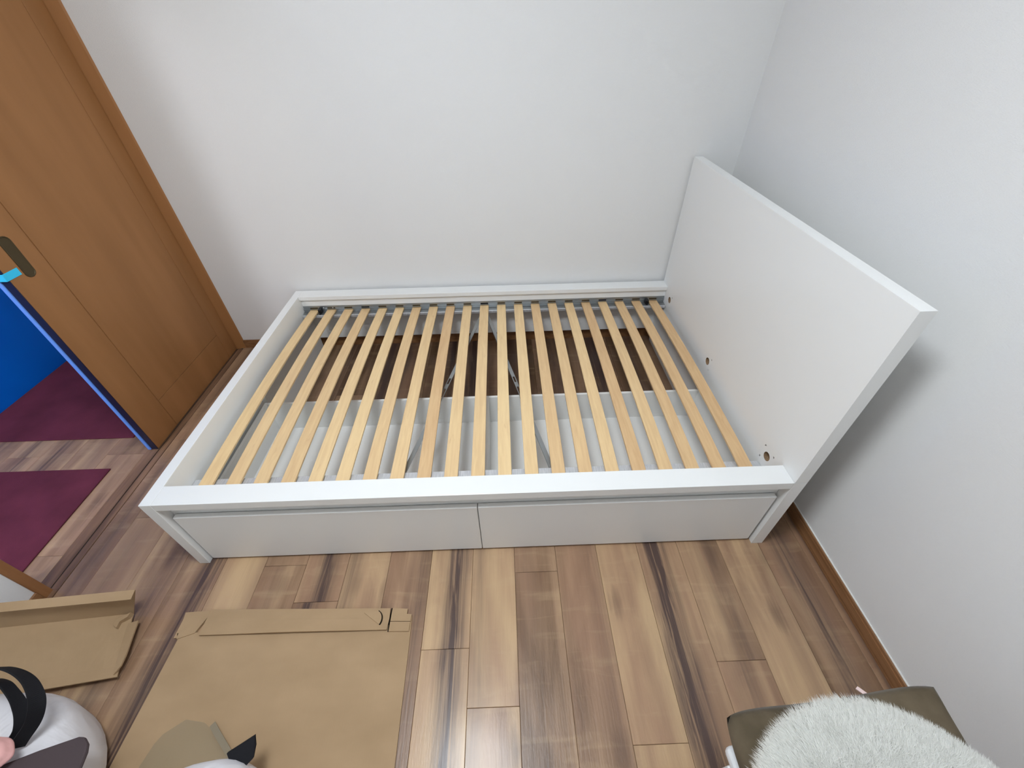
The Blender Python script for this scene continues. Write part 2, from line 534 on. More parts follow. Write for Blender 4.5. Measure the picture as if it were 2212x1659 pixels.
# finger pull: oval rim and recessed dish
cy, cz, hw, hh_ = 0.640, 0.912, 0.020, 0.070
def oval(n=20, s=1.0, r=1.0):
    pts = []
    for k in range(n):
        a = 2 * math.pi * k / n
        y = math.cos(a) * hw * r
        z = math.sin(a) * hw * r + (hh_ - hw) * (1 if math.sin(a) >= 0 else -1)
        pts.append((cy + y, cz + z))
    return pts
bm = bmesh.new()
rings = [[bm.verts.new((DX1 + dx, y, z)) for y, z in oval(20, 1, r)] for dx, r in
         ((0.0, 1.05), (0.002, 1.0), (0.002, 0.88), (0.0004, 0.78), (0.0003, 0.05))]
for a, b_ in zip(rings, rings[1:]):
    for k in range(20):
        bm.faces.new((a[k], a[(k + 1) % 20], b_[(k + 1) % 20], b_[k]))
bm.faces.new(rings[-1])
bmesh.ops.recalc_face_normals(bm, faces=bm.faces[:])
h = obj('door_handle', bm, M['bronze'], core)
h['label'] = 'dark bronze oval finger pull'

# hall beyond the opening
HX = -1.475
hall = struct(box('floor', M['track'], HX, XL - 0.12, -2.0, YB + 0.1, -0.06, -0.013))
hs = [(-1.49, -1.3255), (-1.3255, -1.173), (-1.173, -1.0205), (-1.0205, -0.868), (-0.868, -0.7155), (-0.7155, -0.5395)]
ht = [(.5, .3, .6), (.55, .4, .8), (.8, .5, .9), (.7, .4, 1.0), (.6, .7, .5), (.48, .3, .4)]
for k, ((a, b_), (t, s1, s2)) in enumerate(zip(hs, ht)):
    ys = [-2.0, -0.35 + 0.08 * k, 0.86 - 0.16 * (k % 3), YB]
    for q in range(3):
        plank(hall, max(a, HX), b_, ys[q], ys[q + 1], t + random.uniform(-.1, .1), s1, s2)
struct(box('wall_hall', M['wallpaper'], HX - TH, HX, -2.1, YB + TH, -0.06, ZC + 0.05))
struct(box('wall_hall_end', M['wallpaper'], HX, XL - TH, -2.1, -2.0, -0.06, ZC + 0.05))

tag(box('protective_board', M['blue'], HX + 0.006, HX + 0.012, -0.6, YB - 0.002, 0.002, 1.95),
    'large bright blue protective board standing against the wall beyond the doorway', 'board')
bm = bmesh.new()
box_bm(bm, DX0 - 0.012, DX0 + 0.002, DY0 - 0.008, DY0 - 0.0005, 0.004, 1.95, 0.002)
box('door_edge', M['door_edge'], DX0 + 0.003, DX1 - 0.001, DY0 - 0.003, DY0 - 0.0002, 0.004, 1.99, core)
tag(obj('edge_guard', bm, M['blue_edge']), 'narrow light blue foam guard along the free edge of the brown sliding door', 'edge guard')
bm = bmesh.new()
box_bm(bm, DX1 + 0.0002, DX1 + 0.0014, DY0 - 0.008, 0.612, 0.864, 0.888)
box_bm(bm, DX0 - 0.012, DX1 + 0.0014, DY0 - 0.0100, DY0 - 0.0082, 0.864, 0.888)
tag(obj('masking_tape', bm, M['tape']), 'small piece of pale cyan tape on the brown door edge below the finger pull', 'tape')
tag(box('floor_mat', M['mat'], -1.460, -0.655, 0.640, 1.335, 0.0, 0.007, bevel=0.002),
    'dark maroon floor mat beyond the doorway, farther one touching the blue board', 'mat', 'maroon mats beyond the doorway')
tag(box('floor_mat', M['mat'], -1.442, -0.636, -0.20, 0.455, 0.0, 0.007, bevel=0.002),
    'dark maroon floor mat beyond the doorway, nearer one, its corner close to the door track', 'mat', 'maroon mats beyond the doorway')


# lamps
def ceiling_light(loc, R, h, m, label):
    t = thing('ceiling_light', label, 'ceiling lamp', (loc[0], loc[1], ZC))
    bm = bmesh.new()
    bmesh.ops.create_cone(bm, cap_ends=True, segments=48, radius1=R * 1.03, radius2=R * 1.03, depth=0.02,
                          matrix=Matrix.Translation((loc[0], loc[1], ZC - 0.0101)))
    obj('lamp_base', bm, M['whiteplastic'], t)
    bm = bmesh.new()
    prof = [(R, -0.02), (R, -0.02 - h * .5), (R * .93, -0.02 - h * .85), (R * .8, -0.02 - h), (0.001, -0.02 - h)]
    rings = [[bm.verts.new((loc[0] + r * math.cos(2 * math.pi * k / 48), loc[1] + r * math.sin(2 * math.pi * k / 48), ZC + z))
              for k in range(48)] for r, z in prof]
    for a, b_ in zip(rings, rings[1:]):
        for k in range(48):
            bm.faces.new((a[k], a[(k + 1) % 48], b_[(k + 1) % 48], b_[k]))
    bmesh.ops.recalc_face_normals(bm, faces=bm.faces[:])
    obj('lamp_shade', bm, m, t)
    return t
ceiling_light(LAMP, 0.25, 0.09, M['lamp'], 'round white ceiling lamp over the middle of the room')
ceiling_light((-1.0, -0.85, ZC), 0.16, 0.07, M['hall_lamp'], 'small round ceiling lamp in the hall beyond the doorway')

# ------------------------------------------------------------ the bed frame
L_, W_, HF, HB = 2.09, 1.354, 0.379, 1.004
TF, TB, RW = 0.037, 0.040, 0.071
bed = thing('bed_frame', 'white lacquered bed frame with tall plain headboard in the room corner', 'bed', (L_ / 2, W_ / 2, 0))
box('footboard', M['lacquer'], 0, TF, 0.0, W_, 0.0, HF, bed, 0.0015, 2)


def holed_panel():
    """headboard inner panel with three round bolt holes (the recesses are real)"""
    bm = bmesh.new()
    x = L_ - TB
    zc, r, n = 0.332, 0.0165, 24
    ys = [0.145, 0.683, 1.221]
    sq = 0.03
    cuts = [0.0]
    for y in ys:
        cuts += [y - sq, y + sq]
    cuts.append(W_)
    z0, z1 = 0.0, HB
    def quad(ya, yb, za, zb):
        bm.faces.new([bm.verts.new(c) for c in ((x, ya, za), (x, ya, zb), (x, yb, zb), (x, yb, za))])
    for i in range(len(cuts) - 1):
        ya, yb = cuts[i], cuts[i + 1]
        if i % 2 == 0:
            quad(ya, yb, z0, z1)
        else:
            quad(ya, yb, z0, zc - sq); quad(ya, yb, zc + sq, z1)
            yc = (ya + yb) / 2
            outer, inner, deep = [], [], []
            for k in range(n):
                a = 2 * math.pi * (k + 0.5) / n
                c_, s_ = math.cos(a), math.sin(a)
                q = sq / max(abs(c_), abs(s_))
                outer.append(bm.verts.new((x, yc + c_ * q, zc + s_ * q)))
                inner.append(bm.verts.new((x, yc + c_ * r, zc + s_ * r)))
                deep.append(bm.verts.new((x + 0.022, yc + c_ * r, zc + s_ * r)))
            for k in range(n):
                j = (k + 1) % n
                bm.faces.new((outer[k], outer[j], inner[j], inner[k]))
                f = bm.faces.new((inner[k], inner[j], deep[j], deep[k])); f.material_index = 1
            f = bm.faces.new(deep); f.material_index = 1
    # the other five sides
    b = L_
    def q4(*c):
        bm.faces.new([bm.verts.new(v) for v in c])
    q4((b, 0, z0), (b, W_, z0), (b, W_, z1), (b, 0, z1))
    q4((x, 0, z1), (b, 0, z1), (b, W_, z1), (x, W_, z1))
    q4((x, 0, z0), (x, W_, z0), (b, W_, z0), (b, 0, z0))
    q4((x, W_, z0), (x, W_, z1), (b, W_, z1), (b, W_, z0))
    # near edge with the fine joint at rail height
    for za, zb in ((z0, HF - 0.0006), (HF + 0.0006, z1)):
        q4((x, 0, za), (b, 0, za), (b, 0, zb), (x, 0, zb))
    for za, zb, ya, yb in ((HF - .0006, HF - .0006, 0, .003), (HF + .0006, HF + .0006, 0, .003), (HF - .0006, HF + .0006, .003, .003)):
        q4((x, ya, za), (b, ya, za), (b, yb, zb), (x, yb, zb))
    bmesh.ops.remove_doubles(bm, verts=bm.verts[:], dist=1e-6)
    bmesh.ops.recalc_face_normals(bm, faces=bm.faces[:])
    return bm
hb = obj('headboard', holed_panel(), [M['lacquer'], M['chip']], bed)
bvm = hb.modifiers.new('bevel', 'BEVEL'); bvm.width = 0.0014; bvm.segments = 2; bvm.limit_method = 'ANGLE'; bvm.angle_limit = math.radians(60)

RX0, RX1 = TF + 0.0004, L_ - TB - 0.0004
def side_rail(front):
    bm = bmesh.new()
    if front:
        box_bm(bm, RX0, RX1, 0.0, RW, HF - 0.031, HF, 0.0012, 2)
        box_bm(bm, RX0, RX1, 0.0325, 0.050, 0.235, HF - 0.0312, 0.0008)
        box_bm(bm, RX0, RX1, 0.024, 0.0324, 0.318, HF - 0.0312, 0.0008)
        box_bm(bm, RX0, RX1, 0.0501, 0.066, 0.235, 0.2515)
    else:
        box_bm(bm, RX0, RX1, W_ - RW, W_, HF - 0.022, HF, 0.0012, 2)
        box_bm(bm, RX0, RX1, W_ - 0.058, W_ - 0.030, 0.315, HF - 0.0222, 0.0008)
        box_bm(bm, RX0, RX1, W_ - 0.030, W_ - 0.012, 0.085, HF - 0.0222, 0.0008)
    return obj('side_rail', bm, M['lacquer'], bed)
side_rail(True); side_rail(False)
# floor strips that close the lower frame at the two ends
box('end_panel', M['foil'], TF + 0.0004, TF + 0.016, 0.66, W_ - 0.031, 0.0, 0.24, bed)
box('end_panel', M['foil'], L_ - TB - 0.016, L_ - TB - 0.0004, 0.66, W_ - 0.031, 0.0, 0.24, bed)

# ------------------------------------------------------------ storage boxes under the bed
def storage_box(x0, x1, label):
    t = thing('storage_box', label, 'drawer', ((x0 + x1) / 2, 0.02, 0), 'storage boxes under the bed')
    f = box('front_panel', M['lacquer'], x0, x1, 0.013, 0.031, 0.010, 0.284, t, 0.003, 3)
    a, b_ = x0 + 0.014, x1 - 0.006
    box('bottom_panel', M['foil'], a + 0.012, b_ - 0.012, 0.0315, 0.622, 0.046, 0.052, t)
    box('side_panel', M['foil'], a, a + 0.012, 0.0315, 0.634, 0.030, 0.21, t, 0.0006)
    box('side_panel', M['foil'], b_ - 0.012, b_, 0.0315, 0.634, 0.030, 0.21, t, 0.0006)
    box('back_panel', M['foil'], a + 0.0122, b_ - 0.0122, 0.622, 0.634, 0.030, 0.21, t, 0.0006)
    for cx in (a + 0.06, b_ - 0.06):
        for cyy in (0.08, 0.57):
            bm = bmesh.new()
            bmesh.ops.create_cone(bm, cap_ends=True, segments=20, radius1=0.022, radius2=0.022, depth=0.016,
                                  matrix=Matrix.Translation((cx, cyy, 0.022)) @ Matrix.Rotation(math.pi / 2, 4, 'X'))
            obj('wheel', bm, M['blackp'], t)
    return t
storage_box(0.046, 1.0412, 'white under-bed storage box with plain front, at the footboard half of the bed')
storage_box(1.0432, 2.040, 'white under-bed storage box with plain front, at the headboard half of the bed')

# ------------------------------------------------------------ slatted base
base = thing('slatted_base', 'slatted base of bowed pale birch slats lying inside the white bed frame', 'bed base', (L_ / 2, W_ / 2, 0.25))
NS = 21
SX0, SXP = 0.0965, 0.09445
Y0s, Y1s = 0.062, 1.292
SW, ST = 0.0475, 0.008
def slat_z(t):
    return 0.292 + 0.017 * (1 - (2 * t - 1) ** 2)
for i in range(NS):
    cx = SX0 + i * SXP
    bm = bmesh.new()
    n = 16
    rings = []
    for k in range(n + 1):
        t = k / n
        y = Y0s + (Y1s - Y0s) * t
        z = slat_z(t)
        rings.append([bm.verts.new(c) for c in ((cx - SW / 2, y, z - ST), (cx + SW / 2, y, z - ST),
                                                (cx + SW / 2, y, z - .001), (cx + SW / 2 - .001, y, z),
                                                (cx - SW / 2 + .001, y, z), (cx - SW / 2, y, z - .001))])
    for a, b_ in zip(rings, rings[1:]):
        for k in range(6):
            bm.faces.new((a[k], a[(k + 1) % 6], b_[(k + 1) % 6], b_[k]))
    bm.faces.new(rings[0]); bm.faces.new(rings[-1])
    bmesh.ops.recalc_face_normals(bm, faces=bm.faces[:])
    o = obj('slat', bm, M['slat'], base)
    o.color = (random.uniform(0.05, 0.42), 0, 0, 1)

# steel beams carrying the slat ends (C profile with lips)
bm = bmesh.new()
yb = 1.298
box_bm(bm, RX0 + .002, RX1 - .002, yb - 0.004, yb - 0.001, 0.258, 0.3145)          # web
box_bm(bm, RX0 + .002, RX1 - .002, yb - 0.046, yb - 0.004, 0.279, 0.2825)         # shelf
box_bm(bm, RX0 + .002, RX1 - .002, yb - 0.010, yb - 0.004, 0.296, 0.2995)         # bead
obj('beam', bm, M['steel'], base)
bm = bmesh.new()
box_bm(bm, RX0 + .002, RX1 - .002, yb - 0.052, yb - 0.046, 0.268, 0.2835, 0.001)
obj('beam_lip', bm, M['steel_light'], base)
bm = bmesh.new()
box_bm(bm, RX0 + .002, RX1 - .002, 0.058, 0.061, 0.252, 0.316)
box_bm(bm, RX0 + .002, RX1 - .002, 0.061, 0.166, 0.2775, 0.2815)
box_bm(bm, RX0 + .002, RX1 - .002, 0.162, 0.166, 0.262, 0.2775)
obj('beam', bm, M['steel_light'], base)
# textile band tying the slats, black clamps at the two ends, screws
for i in range(NS):
    cx = SX0 + i * SXP
    box('end_cap', M['strap'] if i % 7 == 3 else M['bronze'], cx - 0.021, cx + 0.021, Y1s - 0.001, Y1s + 0.0015, 0.284, 0.3055, base)
for cx in (SX0 + 0.038, SX0 + 20 * SXP - 0.038):
    bm = bmesh.new()
    box_bm(bm, cx - 0.009, cx + 0.009, 1.262, 1.292, 0.2825, 0.309, 0.003)
    box_bm(bm, cx - 0.004, cx + 0.004, 1.255, 1.262, 0.2825, 0.292, 0.001)
    obj('clamp', bm, M['blackp'], base)
for i in (0, 1):
    for cx in (SX0 + 0.052 + i * SXP * .55,):
        bm = bmesh.new()
        bmesh.ops.create_uvsphere(bm, u_segments=10, v_segments=6, radius=0.004, matrix=Matrix.Translation((cx, yb - 0.005, 0.304)))
        obj('screw', bm, M['screw'], base, True)


def slotted_bar(p0, p1, w=0.016, t=0.003, slots=(0.46, 0.60)):
    """flat steel tie, slotted between the two fractions of its length"""
    p0 = Vector(p0); p1 = Vector(p1)
    d = p1 - p0; Ln = d.length
    bm = bmesh.new()
    s0, s1 = slots[0] * Ln, slots[1] * Ln
    box_bm(bm, 0, s0, -w / 2, w / 2, 0, t)
    box_bm(bm, s1, Ln, -w / 2, w / 2, 0, t)
    box_bm(bm, s0, s1, -w / 2, -w / 2 + 0.0035, 0, t)
    box_bm(bm, s0, s1, w / 2 - 0.0035, w / 2, 0, t)
    k = s0
    while k < s1 - 0.035:
        box_bm(bm, k, k + 0.030, -w / 2 + 0.0035, w / 2 - 0.0035, 0, t)
        k += 0.070
    # turned-down stiffening lip
    box_bm(bm, 0, s0, -w / 2, -w / 2 + 0.0015, -0.008, 0)
    box_bm(bm, s1, Ln, -w / 2, -w / 2 + 0.0015, -0.008, 0)
    ang = math.atan2(d.y, d.x)
    bm.transform(Matrix.Translation(p0) @ Matrix.Rotation(ang, 4, 'Z'))
    return bm
obj('tie_bar', slotted_bar((1.030, 1.248, 0.266), (0.755, 0.108, 0.266)), M['steel'], base)
obj('tie_bar', slotted_bar((1.052, 1.248, 0.266), (1.322, 0.108, 0.266)), M['steel'], base)

# ------------------------------------------------------------ cardboard on the floor
# flattened box
cs = thing('cardboard_sheet', 'flattened tan cardboard box lying flat on the floor before the bed', 'cardboard', (0.44, -0.6, 0))
bm = bmesh.new()
poly_bm(bm, [(0.054, -0.236), (0.066, -0.256), (0.058, -0.60), (0.05, -1.12), (0.83, -1.14), (0.823, -0.60), (0.816, -0.30), (0.8135, -0.2125), (0.80, -0.2105), (0.80, -0.236)], 0.0, 0.006)
obj('main_panel', bm, M['card'], cs)
bm = bmesh.new()
box_bm(bm, 0.05, 0.062, -0.25, -0.175, 0.0, 0.006)
poly_bm(bm, [(0.048, -0.1735), (0.138, -0.170), (0.112, -0.238), (0.063, -0.254)], 0.0001, 0.0085)
obj('corner_flap', bm, M['card'], cs)
# long folded flap, slightly bowed upward, with the half-moon tab at its right
bm = bmesh.new()
nx = 24
rows = []
for k in range(nx + 1):
    t = k / nx
    x = 0.134 + (0.7385 - 0.134) * t
    ya = -0.1685 - 0.018 * t; ybk = -0.2475 - 0.005 * t
    lift = 0.006 * math.sin(math.pi * t) ** 2 + 0.0065
    rows.append([bm.verts.new(c) for c in ((x, ya, 0.006), (x, ya, 0.0125), (x + 0.003 * t, (ya + ybk) / 2, 0.0125 + lift * .5),
                                           (x, ybk, 0.0092 + lift), (x, ybk, 0.0062 + lift * 0.6))])
for a, b_ in zip(rows, rows[1:]):
    for k in range(4):
        bm.faces.new((a[k], a[k + 1], b_[k + 1], b_[k]))
    bm.faces.new((a[4], a[0], b_[0], b_[4]))
bm.faces.new(rows[0]); bm.faces.new(rows[-1])
bmesh.ops.recalc_face_normals(bm, faces=bm.faces[:])
obj('long_flap', bm, M['card'], cs)
bm = bmesh.new()
poly_bm(bm, [(0.7455, -0.1855), (0.797, -0.190), (0.796, -0.2055), (0.8125, -0.2075), (0.8115, -0.2285), (0.7450, -0.226)], 0.0062, 0.0118)
obj('side_flap', bm, M['card'], cs)
bm = bmesh.new()
poly_bm(bm, [(0.7450, -0.2275), (0.8105, -0.2298), (0.8095, -0.258), (0.7445, -0.256)], 0.0062, 0.0112)
obj('side_flap', bm, M['card'], cs)
bm = bmesh.new()
poly_bm(bm, [(0.7405, -0.1840), (0.7440, -0.1842), (0.7435, -0.2565), (0.7400, -0.2562)], 0.0061, 0.0068)
obj('slot', bm, M['card_dark'], cs)
# tab: cut arc (dark gap) and lifted tab
bm = bmesh.new()
arc = [(0.690 + 0.030 * math.cos(a), -0.2215 + 0.030 * math.sin(a)) for a in [math.radians(q) for q in range(-35, 66, 10)]]
arc2 = [(0.690 + 0.0265 * math.cos(a), -0.2215 + 0.028 * math.sin(a)) for a in [math.radians(q) for q in range(65, -36, -10)]]
poly_bm(bm, arc + arc2, 0.0130, 0.0198)
obj('tab_slot', bm, M['card_dark'], cs)
bm = bmesh.new()
poly_bm(bm, arc2[::-1] + [(0.652, -0.202)] if False else [(0.655, -0.2)] + arc2, 0.0135, 0.0202)
obj('tab', bm, M['card'], cs)

# shallow tray with upturned far wall
tr = thing('cardboard_tray', 'tan cardboard tray with one upturned edge by the left doorway', 'cardboard', (-0.3, -0.26, 0))
def sweep_card(name, pts_l, pts_r, t, parent):
    """sheet bent along a profile: matching left/right polylines, thickness t along local up"""
    bm = bmesh.new()
    A = [Vector(p) for p in pts_l]; B = [Vector(p) for p in pts_r]
    n = len(A)
    rows = []
    for i in range(n):
        d = (A[min(i + 1, n - 1)] - A[max(i - 1, 0)])
        s = B[i] - A[i]
        nv = s.cross(d).normalized() * t
        rows.append([bm.verts.new(A[i]), bm.verts.new(B[i]), bm.verts.new(B[i] + nv), bm.verts.new(A[i] + nv)])
    for a, b_ in zip(rows, rows[1:]):
        for k in range(4):
            bm.faces.new((a[k], a[(k + 1) % 4], b_[(k + 1) % 4], b_[k]))
    bm.faces.new(rows[0]); bm.faces.new(rows[-1])
    bmesh.ops.recalc_face_normals(bm, faces=bm.faces[:])
    return obj(name, bm, M['card'], parent)
XLt = -0.468
def yl(x, y):       # the tray is turned a little clockwise
    return y + (x + 0.126) * 0.069
LX = -0.466
def prof(xr, y, z): return ((LX, yl(LX, y), z), (xr, yl(xr, y), z))
def grid_card(name, a, b_, c, d, t, parent, n=14, sag=0.0):
    """thin bilinear card patch, corners a b (near-left, near-right) c d (far-right, far-left)"""
    a, b_, c, d = map(Vector, (a, b_, c, d))
    nrm = ((b_ - a).cross(d - a)).normalized()
    bm = bmesh.new()
    top, bot = {}, {}
    for i in range(n + 1):
        for j in range(5):
            u, v_ = i / n, j / 4
            p = (a * (1 - u) + b_ * u) * (1 - v_) + (d * (1 - u) + c * u) * v_
            p = p + nrm * sag * math.sin(math.pi * u)
            top[i, j] = bm.verts.new(p + nrm * t); bot[i, j] = bm.verts.new(p)
    for i in range(n):
        for j in range(4):
            bm.faces.new((top[i, j], top[i + 1, j], top[i + 1, j + 1], top[i, j + 1]))
            bm.faces.new((bot[i, j], bot[i, j + 1], bot[i + 1, j + 1], bot[i + 1, j]))
    for i in range(n):
        for j, w_ in ((0, 1), (4, -1)):
            q = (bot[i, j], bot[i + 1, j], top[i + 1, j], top[i, j])
            bm.faces.new(q if w_ > 0 else q[::-1])
    for j in range(4):
        for i, w_ in ((0, -1), (n, 1)):
            q = (bot[i, j], bot[i, j + 1], top[i, j + 1], top[i, j])
            bm.faces.new(q if w_ > 0 else q[::-1])
    bmesh.ops.recalc_face_normals(bm, faces=bm.faces[:])
    return obj(name, bm, M['card'], parent)
tJ, tFB, tFF, tCR, tED = (-0.457, -0.232, 0.095), (-0.415, -0.196, 0.185), (-0.397, -0.221, 0.180), (-0.386, -0.371, 0.030), (-0.356, -0.401, 0.035)
uJ, uFB, uFF, uCR, uED = (-0.123, -0.171, 0.012), (-0.076, -0.140, 0.115), (-0.073, -0.169, 0.112), (-0.061, -0.329, 0.016), (-0.046, -0.357, 0.022)
grid_card('back_wall', tJ, uJ, uFB, tFB, 0.003, tr)
grid_card('top_flange', tFF, uFF, uFB, tFB, 0.004, tr)
grid_card('base_panel', tCR, uCR, uJ, tJ, 0.004, tr)
grid_card('front_flap', tED, uED, uCR, tCR, 0.004, tr)
bm = bmesh.new()
pts = [(-0.120, -0.204, .012), (-0.082, -0.200, .022), (-0.050, -0.300, .030), (-0.046, -0.330, .030), (-0.0575, -0.352, .0245), (-0.075, -0.315, .022)]
b0 = [bm.verts.new((x, y, z)) for x, y, z in pts]; t0 = [bm.verts.new((x, y, z + .005)) for x, y, z in pts]
bm.faces.new(t0); bm.faces.new(b0[::-1])
for i in range(len(pts)):
    j = (i + 1) % len(pts); bm.faces.new((b0[i], b0[j], t0[j], t0[i]))
bmesh.ops.recalc_face_normals(bm, faces=bm.faces[:])
obj('side_flap', bm, M['card'], tr)
bm = bmesh.new()
poly_bm(bm, [(-0.150, -0.196), (-0.118, -0.176), (-0.120, -0.190), (-0.136, -0.204), (-0.134, -0.222), (-0.150, -0.214)], 0.014, 0.034)
obj('torn_tab', bm, M['card'], tr)


# ------------------------------------------------------------ bags, cloths at the near left
def soft_drum(cx, cy, rx, ry, h, bulge=0.0, seed=0, n=48, sq=2.3, top=0.75):
    rnd = random.Random(seed)
    ph = [rnd.uniform(0, 6.28) for _ in range(6)]
    bm = bmesh.new()
    prof = [(0.001, 0.0), (0.80, 0.0), (0.93, 0.02), (0.985, 0.12), (1.0, 0.4), (0.99, 0.6), (0.96, top), (0.88, 0.86), (0.74, 0.94), (0.52, 0.985), (0.26, 1.0), (0.001, 1.0)]
    rings = []
    for r, z in prof:
        ring = []
        for k in range(n):
            a = 2 * math.pi * k / n
            c_, s_ = math.cos(a), math.sin(a)
            q = (abs(c_) ** sq + abs(s_) ** sq) ** (-1 / sq)
            wv = 1 + 0.012 * math.sin(3 * a + ph[0] + 3 * z) + 0.008 * math.sin(7 * a + ph[1] + 5 * z) * (0.3 + z)
            zz = z * h * (1 + 0.02 * math.sin(2 * a + ph[2]) * (z > .5))
            ring.append(bm.verts.new((cx + c_ * q * rx * r * wv, cy + s_ * q * ry * r * wv, zz)))
        rings.append(ring)
    for a, b_ in zip(rings, rings[1:]):
        for k in range(n):
            bm.faces.new((a[k], a[(k + 1) % n], b_[(k + 1) % n], b_[k]))
    bmesh.ops.recalc_face_normals(bm, faces=bm.faces[:])
    return bm

bag = thing('storage_bag', 'soft white drum-shaped bag with black looped strap in the near left corner', 'bag', (-0.13, -0.72, 0))
bm = soft_drum(-0.185, -0.705, 0.285, 0.292, 0.216, seed=3)
bm.transform(Matrix.Translation((0, 0, 0.0075)))
obj('bag_body', bm, M['bagcloth'], bag, True)
bm = bmesh.new()
ribbon_bm(bm, [(-0.225, -0.415, 0.222), (-0.184, -0.399, 0.27), (-0.129, -0.401, 0.3), (-0.061, -0.416, 0.32), (-0.014, -0.436, 0.32), (0.016, -0.462, 0.31), (0.022, -0.485, 0.29), (0.007, -0.507, 0.26), (-0.014, -0.533, 0.238), (-0.026, -0.545, 0.225)], (0.45, 0.25, -0.85), 0.030, 0.004)
obj('strap', bm, M['strap'], bag)
bm = bmesh.new()
ribbon_bm(bm, [(-0.19, -0.43, 0.222), (-0.16, -0.419, 0.27), (-0.107, -0.429, 0.29), (-0.073, -0.446, 0.29), (-0.045, -0.467, 0.28), (-0.034, -0.488, 0.26), (-0.031, -0.513, 0.24), (-0.042, -0.532, 0.226)], (0.45, 0.25, -0.85), 0.026, 0.004)
obj('strap', bm, M['strap'], bag)

bm = bmesh.new()
poly_bm(bm, [(-0.15, -0.76), (-0.12, -0.63), (-0.041, -0.584), (0.047, -0.553), (0.118, -0.532), (0.134, -0.533), (0.150, -0.545), (0.158, -0.560), (0.19, -0.72)], 0.229, 0.241)
o = obj('folded_cloth', bm, M['darkcloth'])
bv = o.modifiers.new('bevel', 'BEVEL'); bv.width = 0.005; bv.segments = 2
tag(o, 'dark plum-grey folded cloth with rounded corner lying on the white strapped bag', 'cloth')
bm = bmesh.new()
bmesh.ops.create_icosphere(bm, subdivisions=4, radius=1.0)
for v_ in bm.verts:
    c = v_.co
    r = 1 + 0.06 * math.sin(5 * c.x + 2) * math.cos(4 * c.y) + 0.04 * math.sin(9 * c.z + 3 * c.x)
    v_.co = Vector((-0.050 + c.x * 0.062 * r, -0.566 + c.y * 0.034 * r, 0.268 + c.z * 0.026 * r))
tag(obj('pink_cloth', bm, M['pink'], None, True), 'small bundle of pale pink fabric beside the black strap on the white bag', 'cloth')

bag2 = thing('storage_bag', 'low white rounded bag with short black flap standing on the flattened cardboard', 'bag', (0.42, -0.72, 0.006))
bm = soft_drum(0.415, -0.738, 0.175, 0.172, 0.20, seed=9, sq=2.0)
bm.transform(Matrix.Translation((0, 0, 0.013)))
obj('bag_body', bm, M['bagcloth'], bag2, True)
bm = bmesh.new()
pts = [(0.432, -0.556, .136), (0.462, -0.541, .142), (0.492, -0.5255, .148), (0.501, -0.545, .145), (0.502, -0.568, .138), (0.488, -0.582, .135), (0.455, -0.582, .132)]
b0 = [bm.verts.new(p) for p in pts]; t0 = [bm.verts.new((p[0], p[1] - .004, p[2] + .004)) for p in pts]
bm.faces.new(t0); bm.faces.new(b0[::-1])
for i in range(len(pts)):
    j = (i + 1) % len(pts); bm.faces.new((b0[i], b0[j], t0[j], t0[i]))
bmesh.ops.recalc_face_normals(bm, faces=bm.faces[:])
f = obj('flap', bm, M['strap'], bag2); f['label'] = 'short pointed black flap'

# clear plastic film bag on the cardboard
bm = bmesh.new()
fp = [(0.132, -0.600), (0.138, -0.563), (0.150, -0.515), (0.162, -0.494), (0.209, -0.463), (0.266, -0.472), (0.321, -0.504), (0.374, -0.544), (0.391, -0.571), (0.39, -0.60)]
cxy = Vector((0.25, -0.56))
top = [bm.verts.new((x, y, 0.0068)) for x, y in fp]
mid = [bm.verts.new((cxy.x + (x - cxy.x) * .8, cxy.y + (y - cxy.y) * .8, 0.012 + 0.003 * math.sin(i * 2.1))) for i, (x, y) in enumerate(fp)]
ctr = [bm.verts.new((cxy.x + (x - cxy.x) * .4, cxy.y + (y - cxy.y) * .4, 0.015 + 0.003 * math.sin(i * 1.3))) for i, (x, y) in enumerate(fp)]
for A_, B_ in ((top, mid), (mid, ctr)):
    for i in range(len(fp)):
        j = (i + 1) % len(fp); bm.faces.new((A_[i], A_[j], B_[j], B_[i]))
bm.faces.new(ctr)
bmesh.ops.recalc_face_normals(bm, faces=bm.faces[:])
film = obj('plastic_bag', bm, M['film'], None, True)
tag(film, 'crumpled see-through plastic bag lying flat on the flattened cardboard', 'bag')
bm = bmesh.new()
ribbon_bm(bm, [(0.296, -0.478, 0.018), (0.322, -0.500, 0.020), (0.354, -0.526, 0.020), (0.388, -0.555, 0.018)], (0.65, 0.75, 0), 0.015, 0.001)
M['grey_strip'] = mat('grey_strip', lin(140, 128, 108), 0.6, 0.2)
obj('grey_strip', bm, M['grey_strip'], film)

# ------------------------------------------------------------ stool with cushions at the near right
st = thing('stool', 'low white stool partly hidden under cushions in the near right corner', 'stool', (1.82, -0.80, 0))
SR = math.radians(4)
def rot_bm(bm, c=(1.82, -0.80), a=SR):
    bm.transform(Matrix.Translation((c[0], c[1], 0)) @ Matrix.Rotation(a, 4, 'Z') @ Matrix.Translation((-c[0], -c[1], 0)))
    return bm
bm = bmesh.new(); box_bm(bm, 1.607, 2.045, -1.03, -0.592, 0.295, 0.325, 0.012, 3)
obj('seat', rot_bm(bm), M['whiteplastic'], st)
for lx in (1.605, 1.99):
    for ly in (-1.0, -0.655):
        bm = bmesh.new(); box_bm(bm, lx, lx + 0.035, ly, ly + 0.035, 0.0, 0.2949, 0.004, 2)
        obj('leg', rot_bm(bm), M['whiteplastic'], st)


